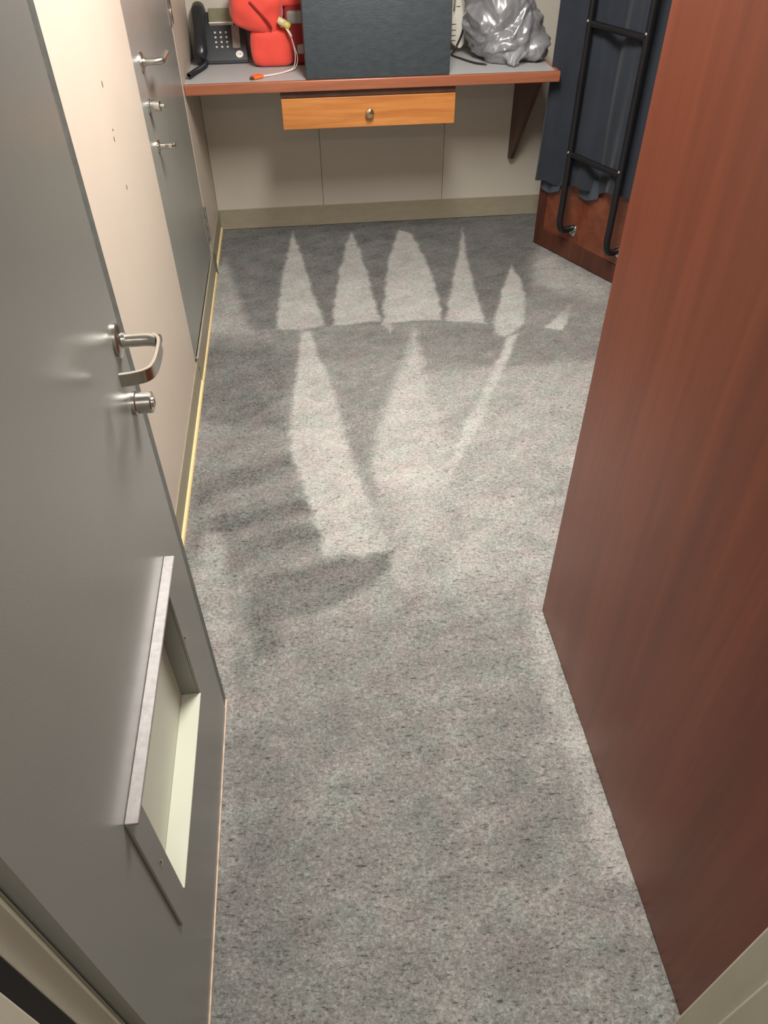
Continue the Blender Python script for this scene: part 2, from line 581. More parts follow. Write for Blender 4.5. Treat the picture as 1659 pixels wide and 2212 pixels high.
# vacuum strokes and brushed patches on the carpet, plus painted desk shade: (polygon on the floor, nap level, soft edge, strength)
NAP_AND_SHADE = [
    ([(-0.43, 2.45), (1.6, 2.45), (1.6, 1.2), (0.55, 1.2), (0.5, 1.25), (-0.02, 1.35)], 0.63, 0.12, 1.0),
    ([(-0.46, 3.99), (1.247, 3.99), (1.102, 3.335), (0.953, 2.972), (0.746, 2.788), (-0.43, 2.831)], 0.25, 0.03, 1.0),
    ([(-0.46, 4.0), (1.3, 4.0), (1.2, 3.62), (-0.46, 3.62)], 0.20, 0.10, 0.7),  # shade under the desk by the back wall, painted as darker nap
    ([(-0.43, 2.806), (0.041, 2.797), (0.737, 2.749), (1.4, 2.635), (1.3, 2.413), (0.348, 2.45), (-0.40, 2.50)], 0.38, 0.05, 0.9),
    ([(-0.400, 3.555), (-0.351, 3.274), (-0.290, 2.959), (-0.251, 2.811), (-0.443, 2.807), (-0.459, 3.331)], 0.62, 0.03, 0.9),
    ([(-0.071, 3.832), (-0.026, 3.480), (0.014, 3.091), (0.046, 2.828), (-0.056, 2.802), (-0.157, 2.814), (-0.151, 3.025), (-0.123, 3.341)], 0.74, 0.012, 1.0),
    ([(0.233, 3.780), (0.256, 3.550), (0.273, 3.195), (0.284, 2.838), (0.075, 2.816), (0.098, 3.036), (0.145, 3.356), (0.201, 3.669)], 0.74, 0.012, 1.0),
    ([(0.478, 3.778), (0.537, 3.711), (0.565, 3.353), (0.563, 3.066), (0.546, 2.813), (0.306, 2.819), (0.285, 2.806), (0.340, 3.186), (0.408, 3.531)], 0.76, 0.012, 1.0),
    ([(0.811, 3.765), (0.761, 3.379), (0.738, 3.044), (0.720, 2.759), (0.554, 2.804), (0.633, 3.102), (0.736, 3.488)], 0.76, 0.012, 1.0),
    ([(0.954, 3.293), (0.960, 3.084), (0.924, 2.889), (0.881, 2.751), (0.820, 2.680), (0.783, 2.647), (0.731, 2.672), (0.787, 2.864), (0.882, 3.117)], 0.78, 0.012, 1.0),
    ([(1.130, 2.897), (1.075, 2.746), (1.022, 2.667), (0.950, 2.691), (1.032, 2.772)], 0.86, 0.012, 1.0),
    ([(0.287, 2.813), (0.308, 2.718), (0.332, 2.824)], 0.72, 0.01, 0.9),
    ([(1.100, 3.414), (1.186, 3.350), (1.319, 2.992), (1.263, 2.889), (1.115, 2.951), (1.019, 3.147)], 0.66, 0.05, 0.9),
    ([(1.007, 3.101), (1.109, 2.930), (1.250, 2.848), (1.188, 2.692), (1.094, 2.744), (1.020, 2.835), (0.901, 2.768)], 0.42, 0.05, 0.7),
    ([(-0.48, 2.701), (-0.227, 2.717), (-0.080, 2.557), (-0.104, 2.273), (-0.119, 2.105), (-0.310, 1.998), (-0.48, 2.221)], 0.25, 0.07, 1.0),
    ([(-0.48, 2.221), (-0.119, 2.105), (-0.095, 1.923), (-0.034, 1.587), (-0.024, 1.509), (-0.158, 1.451), (-0.48, 1.45)], 0.40, 0.04, 1.0),
    ([(-0.408, 1.866), (-0.093, 1.985), (-0.087, 1.910), (-0.407, 1.755)], 0.20, 0.035, 0.9),
    ([(-0.401, 1.671), (-0.214, 1.743), (-0.056, 1.724), (-0.055, 1.681), (-0.212, 1.648), (-0.400, 1.572)], 0.20, 0.03, 0.9),
    ([(-0.383, 1.523), (-0.157, 1.622), (-0.033, 1.607), (-0.034, 1.568), (-0.157, 1.525), (-0.366, 1.458)], 0.24, 0.03, 0.9),
    ([(-0.052, 2.801), (-0.010, 2.788), (0.012, 2.580), (0.053, 2.345), (0.079, 2.108), (0.099, 1.949), (0.114, 1.770), (0.158, 1.564), (0.174, 1.467), (-0.025, 1.490), (-0.034, 1.587), (-0.069, 1.780), (-0.102, 1.949), (-0.115, 2.105), (-0.100, 2.272), (-0.070, 2.625)], 0.74, 0.014, 1.0),
    ([(0.03, 2.56), (0.33, 2.52), (0.27, 2.30), (0.20, 2.05), (0.165, 1.85), (0.135, 1.70), (0.115, 1.80), (0.09, 2.03), (0.06, 2.30)], 0.45, 0.025, 1.0),
    ([(0.414, 2.750), (0.415, 2.495), (0.404, 2.301), (0.410, 2.124), (0.406, 1.912), (0.367, 1.728), (0.179, 1.751), (0.148, 1.894), (0.186, 2.042), (0.225, 2.175), (0.279, 2.348), (0.338, 2.505)], 0.74, 0.03, 0.95),
    ([(0.782, 2.636), (0.831, 2.660), (0.725, 2.423), (0.568, 2.104), (0.427, 1.836), (0.378, 1.772), (0.403, 1.863), (0.507, 2.084), (0.641, 2.335)], 0.80, 0.012, 1.0),
    ([(-0.235, 1.434), (-0.105, 1.454), (0.055, 1.481), (0.177, 1.485), (0.161, 1.414), (0.030, 1.318), (-0.059, 1.291), (-0.149, 1.266), (-0.153, 1.147), (-0.206, 1.146), (-0.245, 1.293)], 0.29, 0.02, 1.0),
    ([(-0.377, 1.628), (-0.322, 1.621), (-0.271, 1.190), (-0.250, 0.811), (-0.250, 0.529), (-0.32, 0.532), (-0.34, 0.976), (-0.40, 1.306)], 0.62, 0.02, 0.8),
    ([(0.343, 0.929), (0.419, 0.920), (0.434, 0.733), (0.393, 0.588), (0.307, 0.589), (0.313, 0.747)], 0.38, 0.06, 0.8),
    ([(-0.245, 0.923), (-0.116, 0.969), (-0.102, 0.742), (-0.127, 0.516), (-0.122, 0.2), (-0.40, 0.2), (-0.267, 0.710)], 0.38, 0.08, 0.8),
    ([(0.566, 1.349), (0.546, 1.217), (0.55, 0.881), (0.55, 0.519), (0.483, 0.526), (0.481, 0.901), (0.507, 1.221)], 0.72, 0.03, 0.8),
]


def build_floor():
    xs = np.concatenate([np.arange(XW - 0.06, 1.45, 0.006), np.arange(1.45, XR + 0.1, 0.08)])
    ys = np.arange(0.06, YB + 0.05, 0.006)
    nx, ny = len(xs), len(ys)
    X, Y = np.meshgrid(xs, ys, indexing='ij')
    px, py = X.ravel(), Y.ravel()
    wx = px + 0.014 * vnoise(px, py, 22, 22, 1) + 0.006 * vnoise(px, py, 70, 70, 2)
    wy = py + 0.014 * vnoise(px, py, 22, 22, 3) + 0.006 * vnoise(px, py, 70, 70, 5)
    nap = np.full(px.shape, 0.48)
    for poly, val, soft, k in NAP_AND_SHADE:
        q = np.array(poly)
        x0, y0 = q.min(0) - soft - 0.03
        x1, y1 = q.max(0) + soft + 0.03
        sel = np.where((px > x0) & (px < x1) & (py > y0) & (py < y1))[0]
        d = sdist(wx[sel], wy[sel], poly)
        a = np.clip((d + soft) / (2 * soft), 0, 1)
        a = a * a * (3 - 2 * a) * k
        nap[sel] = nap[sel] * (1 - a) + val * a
    nap += 0.09 * vnoise(px, py, 7, 12, 7) + 0.10 * vnoise(px + 0.5 * py, py - 0.4 * px, 16, 40, 8) + 0.07 * vnoise(px, py, 60, 60, 9)
    z = 0.0020 * vnoise(px, py, 55, 55, 11) + 0.0016 * vnoise(px, py, 120, 120, 12) - 0.0018
    co = np.stack([px, py, z], 1).astype(np.float32)
    idx = np.arange(nx * ny).reshape(nx, ny)
    f = np.stack([idx[:-1, :-1], idx[1:, :-1], idx[1:, 1:], idx[:-1, 1:]], -1).reshape(-1, 4)
    me = bpy.data.meshes.new('floor')
    me.vertices.add(len(co))
    me.vertices.foreach_set('co', co.ravel())
    me.loops.add(f.size)
    me.loops.foreach_set('vertex_index', f.ravel().astype(np.int32))
    me.polygons.add(len(f))
    me.polygons.foreach_set('loop_start', np.arange(0, f.size, 4, dtype=np.int32))
    me.update(calc_edges=True)
    me.polygons.foreach_set('use_smooth', [True] * len(f))
    at = me.attributes.new('nap', 'FLOAT', 'POINT')
    at.data.foreach_set('value', nap.astype(np.float32))
    me.materials.append(MATS['carpet'])
    o = bpy.data.objects.new('floor', me)
    C.objects.link(o)
    return o


tag(build_floor(), 'grey pile carpet with vacuum strokes covering the cabin floor', 'carpet', kind='structure')

# ---------------------------------------------------------------- walls and ceiling
DY0, DY1, DZ0, DZ1 = 2.428, 3.372, 0.105, 1.96       # opening of the side door in the left wall
wl = thing('wall_left', 'cream panelled left wall with small screw marks', 'wall', (XW, 2.0, 0), kind='structure')
obj('wall_core', nb(XW - 0.10, XW - 0.05, 0.0, YB + 0.1, 0, ZC), 'seam', wl)
obj('panel', nb(XW - 0.05, XW, YF, DY0 - 0.002, 0.0, ZC, bev=0.0012, seg=1), 'cream_wall', wl)
obj('panel', nb(XW - 0.05, XW, DY1 + 0.002, YB + 0.02, 0.0, ZC, bev=0.0012, seg=1), 'cream_wall', wl)
obj('panel', nb(XW - 0.05, XW, DY0 - 0.002, DY1 + 0.002, DZ1 + 0.004, ZC, bev=0.0012, seg=1), 'cream_wall', wl)
for (yy, zz, hh) in ((1.988, 1.109, 0.007), (1.986, 1.012, 0.003), (1.977, 0.994, 0.006), (1.988, 0.878, 0.006)):
    bm = bmesh.new()
    lathe(bm, [(0, 0), (0.0018, 0), (0.0018, 0.0012), (0, 0.0012)], 8, axis_m((XW - 0.0003, yy, zz), (1, 0, 0)) @ Matrix.Diagonal((1, hh / 0.0018, 1, 1)))
    obj('screw_mark', bm, 'ink', wl)

wb = thing('wall_back', 'beige panelled wall behind and below the desk', 'wall', (0.5, YB, 0), kind='structure')
obj('wall_core', nb(XW - 0.1, XR + 0.1, YB + 0.012, YB + 0.06, 0, ZC), 'seam', wb)
edges = [XW, 0.100, 0.716, 1.332, 1.948, XR]
for a, b in zip(edges, edges[1:]):
    obj('panel', nb(a + 0.0008, b - 0.0008, YB, YB + 0.012, 0.0, ZC, bev=0.0015, seg=1), 'back_wall', wb)

tag(obj('wall_right', nb(XR, XR + 0.05, YF, YB + 0.02, 0, ZC), 'cream_wall'), 'cream right wall of the cabin behind the bunk', 'wall', kind='structure')
wf = thing('wall_front', 'cream wall around the entrance of the cabin', 'wall', (0.1, YF, 0), kind='structure')
obj('panel', nb(XW - 0.1, -0.345, 0.06, YF, 0, ZC), 'cream_wall', wf)
obj('panel', nb(0.585, XR + 0.05, 0.06, YF, 0, ZC), 'cream_wall', wf)
obj('panel', nb(-0.345, 0.585, 0.06, YF, 2.06, ZC), 'cream_wall', wf)
tag(obj('ceiling', nb(XW - 0.1, XR + 0.05, 0.06, YB + 0.05, ZC, ZC + 0.04), 'ceiling_paint'), 'white painted cabin ceiling', 'ceiling', kind='structure')

# corridor the photographer stands in
tag(obj('floor_corridor', nb(-1.8, 1.9, -1.3, 0.06, -0.03, 0.0), 'seam'), 'plain corridor floor outside the cabin door', 'floor', kind='structure')
tag(obj('wall_corridor', nb(-1.8, 1.9, -1.35, -1.30, 0, ZC), 'cream_wall'), 'cream corridor wall facing the cabin door', 'wall', kind='structure')
tag(obj('ceiling_corridor', nb(-1.8, 1.9, -1.35, 0.06, ZC, ZC + 0.04), 'ceiling_paint'), 'white corridor ceiling outside the cabin', 'ceiling', kind='structure')

# skirting boards
bl = thing('baseboard_left', 'tan skirting board with pale yellow lower edge along the left wall', 'baseboard', (XW, 2.0, 0), kind='structure')
for a, b, t in ((YF, DY0 + 0.02, 0.004), (DY0 + 0.024, DY1 - 0.002, 0.007), (DY1 + 0.012, YB - 0.006, 0.004)):
    obj('skirting', nb(XW, XW + t, a, b, 0.0, 0.098 if t < 0.006 else 0.102, bev=0.0012, seg=1), 'skirting', bl)
    bm = bmesh.new()
    prof = [(XW + 0.002, -0.002), (XW + 0.0125, -0.002)] + [(XW + 0.003 + 0.0095 * math.cos(k * PI / 8), 0.002 + 0.011 * math.sin(k * PI / 8)) for k in range(0, 5)] + [(XW + 0.002, 0.013)]
    prism(bm, prof, 'y', a, b)
    obj('edge_bead', bm, 'bead', bl, smooth=50)
# sill ends; the dark block is added to show the gap before the skirting
obj('sill_end', nb(XW, XW + 0.016, DY1 + 0.000, DY1 + 0.010, 0.0, 0.10, bev=0.002), 'dark_edge', bl)
obj('sill_end', nb(XW, XW + 0.011, DY0 + 0.012, DY0 + 0.020, 0.070, 0.112, bev=0.002), 'skirting', bl)
bb = thing('baseboard_back', 'tan skirting board along the back wall under the desk', 'baseboard', (0.4, YB, 0), kind='structure')
obj('skirting', nb(XW + 0.006, XR, YB - 0.006, YB, 0.0, 0.100, bev=0.0015, seg=2), 'skirting', bb)

# ---------------------------------------------------------------- entrance frame
tr = thing('trim_1', 'painted steel door frame around the cabin entrance', 'door frame', (0.12, 0.2, 0), kind='structure')
obj('jamb', nb(-0.345, -0.300, 0.2335, 0.2745, 0, 2.06, bev=0.003), 'frame_paint', tr)
bm = bmesh.new()
tube(bm, [(-0.300, 0.2665, 0), (-0.300, 0.2665, 2.06)], 0.0022, 8)
obj('jamb_bead', bm, 'frame_paint', tr, smooth=60)
obj('gasket', nb(-0.345, -0.301, 0.2095, 0.2335, 0, 2.06, bev=0.002), 'rubber', tr)
obj('stop', nb(-0.345, -0.297, 0.06, 0.2095, 0, 2.06, bev=0.003), 'frame_paint', tr)
obj('jamb', nb(0.520, 0.585, 0.2275, 0.2815, 0, 2.06, bev=0.004), 'frame_paint', tr)
obj('stop', nb(0.500, 0.585, 0.06, 0.2275, 0, 2.06, bev=0.004, seg=3), 'frame_paint', tr)
obj('head', nb(-0.300, 0.520, 0.06, 0.2745, 2.02, 2.06, bev=0.003), 'frame_paint', tr)
tag(obj('trim_2', nb(-0.297, 0.50, 0.06, 0.2745, 0.0, 0.010, bev=0.003), 'frame_paint_dim'), 'low door sill between cabin carpet and corridor', 'door sill', kind='structure')

# ---------------------------------------------------------------- entrance door, standing open
XD = -0.281                       # its visible face
D0, D1 = 0.2755, 1.024
d1 = thing('door_1', 'grey painted entrance door standing open with lever handle and vent slot', 'door', (XD, 0.285, 0.014), kind='structure')
HOLE = (0.485, 0.846, 0.317, 0.622)
bm = bmesh.new()
ring_slab(bm, XD - 0.040, XD, (D0, D1 - 0.022, 0.016, 2.005), HOLE)
slab = obj('door_leaf', bm, 'grey_paint', d1)
obj('edge_strip', nb(XD - 0.042, XD - 0.0010, D1 - 0.0215, D1 + 0.0085, 0.018, 2.005, bev=0.0015), 'dark_edge', d1)
obj('bottom_strip', nb(XD - 0.040, XD + 0.0025, D0, D1 + 0.004, 0.010, 0.0165, bev=0.001, seg=1), 'door_foot', d1)
vent = obj('vent_panel', nb(XD - 0.041, XD - 0.031, HOLE[0] + 0.001, HOLE[1] - 0.001, HOLE[2] + 0.001, HOLE[3] - 0.001), 'pale_panel', d1)
tag(vent, 'pale green plate closing the vent slot')
# lining of the slot: bottom ledge and far reveal
tag(obj('vent_ledge', nb(XD - 0.031, XD + 0.006, HOLE[0], HOLE[1], HOLE[2] - 0.002, HOLE[2] + 0.0012, bev=0.0008, seg=1), 'pale_panel', d1), 'pale ledge of the vent slot')
# raised frame: top flange and two uprights
fr = obj('vent_upright', nb(XD, XD + 0.0045, 0.436, HOLE[0], 0.300, 0.648, bev=0.001, seg=1), 'grey_paint', d1)
fr2 = obj('vent_upright', nb(XD, XD + 0.0045, HOLE[1], 0.893, 0.300, 0.648, bev=0.001, seg=1), 'grey_paint', d1)
bm = nb(XD, XD + 0.0045, HOLE[0], HOLE[1], HOLE[3], 0.648, bev=0.0008, seg=1)
obj('vent_header', bm, 'grey_paint', d1)
tag(obj('vent_flange', nb(XD, XD + 0.0175, 0.436, 0.893, 0.648, 0.6525, bev=0.001, seg=1), 'brushed', d1), 'bright metal flange above the vent slot')
for up, yy, zz in ((fr, 0.461, 0.475), (fr2, 0.858, 0.475), (fr, 0.461, 0.34), (fr2, 0.858, 0.62)):
    if zz == 0.475:
        bm = bmesh.new()
        lathe(bm, [(0, 0.0025), (0.003, 0.0022), (0.0052, 0.0008), (0.0055, 0), (0, 0)], 14, axis_m((XD + 0.0045, yy, zz), (1, 0, 0)))
        tag(obj('screw', bm, 'chrome', up, smooth=40), 'small bright screw head')
# lever handle
hz, hy = 1.012, 0.972
bm = bmesh.new()
lathe(bm, [(0, 0), (0.026, 0), (0.026, 0.004), (0.023, 0.0065), (0.012, 0.0085), (0.0115, 0.014), (0, 0.014)], 28, axis_m((XD, hy, hz), (1, 0, 0)) @ Matrix.Diagonal((0.8, 1.0, 1, 1)))
hd = obj('handle', bm, 'steel', d1, smooth=35)
tag(hd, 'satin steel lever handle')
bm = bmesh.new()
tube(bm, spline([(XD + 0.006, hy, hz), (XD + 0.030, hy, hz), (XD + 0.048, hy - 0.001, hz), (XD + 0.060, hy - 0.006, hz)], 6), [0.0095] * 19, 14)
obj('handle_neck', bm, 'steel', hd, smooth=40)
# bent flat bar of the lever
path = spline([(XD + 0.052, hy + 0.001, hz), (XD + 0.062, hy - 0.014, hz), (XD + 0.064, hy - 0.045, hz), (XD + 0.062, hy - 0.078, hz), (XD + 0.054, hy - 0.094, hz), (XD + 0.038, hy - 0.101, hz), (XD + 0.020, hy - 0.104, hz)], 7)
bm = bmesh.new()
P = [Vector(p) for p in path]
rows = []
for i, p in enumerate(P):
    t = (P[min(i + 1, len(P) - 1)] - P[max(i - 1, 0)]).normalized()
    nrm = Vector((-t.y, t.x, 0)).normalized()
    h = 0.0095
    th = 0.0028
    rows.append([bm.verts.new(p + nrm * a * th + Vector((0, 0, b * h))) for a, b in ((-1, -1), (1, -1), (1, 1), (-1, 1))])
for a, b in zip(rows, rows[1:]):
    for k in range(4):
        bm.faces.new((a[k], a[(k + 1) % 4], b[(k + 1) % 4], b[k]))
bm.faces.new(rows[0])
bm.faces.new(rows[-1])
bmesh.ops.bevel(bm, geom=list(bm.edges), offset=0.0007, segments=1, affect='EDGES')
obj('lever', bm, 'steel', hd, smooth=35)
# lock cylinder below
bm = bmesh.new()
lathe(bm, [(0, 0), (0.0185, 0), (0.0185, 0.005), (0.0165, 0.0065), (0.0165, 0.027), (0.0150, 0.029), (0.008, 0.029), (0.008, 0.0315), (0, 0.0315)], 28, axis_m((XD, 0.969, 0.908), (1, 0, 0)))
lk = obj('lock_cylinder', bm, 'steel', d1, smooth=35)
obj('keyhole', nb(XD + 0.0312, XD + 0.0318, 0.968, 0.970, 0.903, 0.913), 'ink', lk)

# ---------------------------------------------------------------- side door in the left wall
XS = XW - 0.0015
d2 = thing('door_2', 'grey painted side door with handle and thumb turn in the left wall', 'door', (XW, DY0, DZ0), kind='structure')
obj('door_leaf', nb(XS - 0.035, XS, DY0 + 0.002, DY1 - 0.002, DZ0, DZ1, bev=0.0015, seg=1), 'bath_door_paint', d2)
# handle: rose, neck and lever towards the hinges
hy2, hz2 = 2.565, 1.035
bm = bmesh.new()
lathe(bm, [(0, 0), (0.027, 0), (0.026, 0.005), (0.013, 0.008), (0.012, 0.012), (0, 0.012)], 24, axis_m((XS, hy2, hz2), (1, 0, 0)))
h2 = obj('handle', bm, 'steel', d2, smooth=35)
bm = bmesh.new()
tube(bm, spline([(XS + 0.008, hy2, hz2), (XS + 0.035, hy2, hz2), (XS + 0.052, hy2 + 0.006, hz2), (XS + 0.060, hy2 + 0.025, hz2), (XS + 0.061, hy2 + 0.11, hz2)], 6), 0.0095, 12, flat=(1.0, 1.0))
obj('lever', bm, 'steel', h2, smooth=40)
bm = bmesh.new()
lathe(bm, [(0, 0), (0.020, 0), (0.020, 0.006), (0.0165, 0.008), (0.0165, 0.034), (0.014, 0.036), (0.006, 0.036), (0.006, 0.048), (0, 0.048)], 24, axis_m((XS, 2.535, 0.925), (1, 0, 0)))
tag(obj('lock_cylinder', bm, 'chrome', d2, smooth=35), 'bright round lock between handle and thumb turn')
bm = bmesh.new()
lathe(bm, [(0, 0), (0.019, 0), (0.018, 0.005), (0.009, 0.008), (0.008, 0.026), (0, 0.026)], 24, axis_m((XS, 2.560, 0.805), (1, 0, 0)))
tt = obj('thumb_turn', bm, 'chrome', d2, smooth=35)
obj('turn_bar', nb(XS + 0.022, XS + 0.055, 2.550, 2.572, 0.797, 0.813, bev=0.004, seg=3), 'chrome', tt, smooth=40)
for zz in (0.24, 1.07, 1.80):
    bm = bmesh.new()
    for k in range(3):
        lathe(bm, [(0, 0), (0.0062, 0), (0.0068, 0.001), (0.0068, 0.047), (0.0062, 0.048), (0, 0.048)], 14, Matrix.Translation((XS + 0.005, DY1 - 0.010, zz - 0.075 + k * 0.0505)))
    hg = obj('hinge', bm, 'steel', d2, smooth=40)
    obj('hinge_leaf', nb(XS, XS + 0.002, DY1 - 0.045, DY1 - 0.012, zz - 0.075, zz + 0.075), 'bath_door_paint', hg)

# ---------------------------------------------------------------- wardrobe
wd = thing('wardrobe', 'tall reddish brown wooden wardrobe side right of the entrance', 'wardrobe', (0.9, 0.76, 0))
YW1 = 1.222
obj('side_panel', nb(0.546, 0.566, 0.290, YW1, 0.002, 2.14, bev=0.0015), 'mahogany', wd)
obj('back_panel', nb(0.566, 1.26, 0.290, 0.305, 0.002, 2.14), 'mahogany', wd)
obj('plinth', nb(0.566, 1.25, YW1 - 0.060, YW1 - 0.045, 0.002, 0.08), 'bunk_dark', wd)
for k in range(2):
    dr = obj('wardrobe_door', nb(0.570 + k * 0.345, 0.911 + k * 0.345, YW1 - 0.020, YW1, 0.085, 2.12, bev=0.002), 'mahogany', wd)
    bm = bmesh.new()
    xx = 0.885 + k * 0.055
    lathe(bm, [(0, 0), (0.008, 0), (0.007, 0.012), (0.015, 0.020), (0.014, 0.027), (0, 0.030)], 18, axis_m((xx, YW1, 1.05), (0, 1, 0)))
    obj('knob', bm, 'steel', dr, smooth=40)
obj('side_panel', nb(1.26, 1.28, 0.290, YW1, 0.002, 2.14, bev=0.0015), 'mahogany', wd)
obj('top_panel', nb(0.566, 1.26, 0.305, YW1 - 0.02, 2.12, 2.14), 'mahogany', wd)

# ---------------------------------------------------------------- desk
DT, DB, DF = 0.781, 0.741, 3.400
dk = thing('desk', 'built-in desk with grey top, wooden edge and one drawer', 'desk', (0.34, 3.65, 0.30))
obj('desktop', nb(XW + 0.001, 1.086, DF + 0.018, YB - 0.001, DB + 0.004, DT - 0.001), 'laminate', dk)
bm = nb(XW + 0.001, 1.105, DF, DF + 0.018, DB, DT, bev=0.004, seg=3)
obj('edge_trim', bm, 'trim_wood', dk, smooth=40)
obj('edge_trim', nb(1.086, 1.105, DF + 0.016, YB - 0.001, DB, DT, bev=0.004, seg=3), 'trim_wood', dk, smooth=40)
obj('drawer_rail', nb(-0.062, 0.668, DF + 0.020, DF + 0.36, 0.716, DB), 'bracket_wood', dk)
obj('drawer_case', nb(-0.050, 0.656, DF + 0.034, DF + 0.36, 0.61, 0.716), 'bracket_wood', dk)
dw = obj('drawer', nb(-0.060, 0.668, DF + 0.014, DF + 0.034, 0.597, 0.713, bev=0.0015), 'drawer_wood', dk)
tag(dw, 'orange brown wooden drawer front')
bm = bmesh.new()
lathe(bm, [(0, 0), (0.007, 0), (0.006, 0.008), (0.014, 0.012), (0.0185, 0.018), (0.0175, 0.023), (0.010, 0.027), (0, 0.028)], 24, axis_m((0.304, DF + 0.014, 0.652), (0, -1, 0)))
tag(obj('knob', bm, 'brass', dw, smooth=50), 'round bright metal knob')
bm = bmesh.new()
prism(bm, [(YB - 0.001, 0.29), (YB - 0.001, DB), (DF + 0.10, DB), (DF + 0.11, DB - 0.03), (YB - 0.05, 0.30)], 'x', 1.046, 1.064)
tag(obj('bracket', bm, 'bracket_wood', dk), 'dark brown triangular support under the right end')

# ---------------------------------------------------------------- bunk with curtain and ladder
A0 = Vector((1.128, 3.530, 0))
BD = Vector((0.441, -0.8975, 0)).normalized()      # along the bunk front, towards the viewer
BN = Vector((-0.8975, -0.441, 0)).normalized()     # out of the bunk, into the room


def bk(s, n, z):
    return A0 + BD * s + BN * n + Vector((0, 0, z))


def bk_box(s0, s1, n0, n1, z0, z1, bev=0.0):
    bm = bmesh.new()
    t = nb(s0, s1, n0, n1, z0, z1, bev=bev)
    M = Matrix(((BD.x, BN.x, 0, A0.x), (BD.y, BN.y, 0, A0.y), (0, 0, 1, 0), (0, 0, 0, 1)))
    me = bpy.data.meshes.new('tmp')
    t.to_mesh(me)
    t.free()
    bm.from_mesh(me)
    bpy.data.meshes.remove(me)
    bm.transform(M)
    return bm


bu = thing('bunk_bed', 'varnished wooden bunk base with dark plinth behind curtain and ladder', 'bunk bed', A0 + BD * 0.9 - BN * 0.35)
obj('plinth', bk_box(0.045, 1.88, -0.020, 0.004, 0.002, 0.085, 0.003), 'bunk_dark', bu)
obj('front_board', bk_box(0.045, 1.88, -0.022, 0.0, 0.085, 0.52, 0.002), 'bunk_wood', bu)
obj('corner_post', bk_box(-0.004, 0.046, -0.05, 0.006, 0.002, 1.90, 0.003), 'bunk_dark', bu)
obj('end_board', bk_box(0.0, 0.022, -0.70, -0.05, 0.002, 0.60, 0.002), 'bunk_wood', bu)
obj('corner_post', bk_box(1.86, 1.905, -0.05, 0.006, 0.002, 1.90, 0.003), 'bunk_dark', bu)
obj('mattress', bk_box(0.03, 1.86, -0.69, -0.03, 0.46, 0.58, 0.03), 'dark_blanket', bu)
obj('upper_board', bk_box(0.046, 1.86, -0.70, -0.02, 1.30, 1.42, 0.003), 'bunk_wood', bu)


def make_curtain():
    bm = bmesh.new()
    ns, nz = 150, 60
    grid = []
    for i in range(ns + 1):
        u = i / ns
        s = 0.028 + 0.76 * u
        col = []
        # hem: lower towards the back wall, hitched up towards the ladder
        hem = 0.300 + 0.13 * u + 0.012 * math.sin(u * 24.0) + 0.0
        for j in range(nz + 1):
            v = j / nz
            z = hem + (1.92 - hem) * v
            fold = 0.55 + 0.45 * (1 - v)
            n = 0.032 + fold * (0.019 * math.sin(u * 24 + 0.8 * math.sin(v * 3)) + 0.007 * math.sin(u * 55 + 2.0 * v) + 0.010 * noise.noise(Vector((u * 9, v * 2.5, 3.1))))
            n = max(n, 0.009)
            ss = s - 0.045 * (1 - v) ** 3 * (1 - u) ** 2 + 0.006 * math.sin(v * 9 + u * 20)
            col.append(bm.verts.new(bk(ss, n, z)))
        grid.append(col)
    for i in range(ns):
        for j in range(nz):
            bm.faces.new((grid[i][j], grid[i + 1][j], grid[i + 1][j + 1], grid[i][j + 1]))
    r = bmesh.ops.solidify(bm, geom=list(bm.faces), thickness=0.0016)
    return bm


cu = thing('curtain', 'long navy blue bunk curtain hanging in folds behind the ladder', 'curtain', bk(0.35, 0.02, 1.90))
obj('cloth', make_curtain(), 'curtain', cu, smooth=80)
for s0, s1, zt, zb in ((0.020, 0.135, 0.335, 0.262), (0.265, 0.375, 0.40, 0.300)):
    bm = bmesh.new()
    rows = []
    for i in range(17):
        u = i / 16
        row = []
        for j in range(9):
            v = j / 8
            z = zt + (zb + 0.045 * abs(u - 0.35) - zt) * v
            row.append(bm.verts.new(bk(s0 + (s1 - s0) * u, 0.014 + 0.005 * math.sin(u * 11 + v) + 0.006 * v, z)))
        rows.append(row)
    for a, b in zip(rows, rows[1:]):
        for k in range(8):
            bm.faces.new((a[k], a[k + 1], b[k + 1], b[k]))
    bmesh.ops.solidify(bm, geom=list(bm.faces), thickness=0.0016)
    tag(obj('lining', bm, 'curtain_lining', cu, smooth=80), 'paler grey lining showing under the hem')
bm = bmesh.new()
tube(bm, [bk(-0.02, 0.03, 1.935), bk(1.85, 0.03, 1.935)], 0.010, 10)
obj('curtain_rail', bm, 'steel', cu, smooth=50)

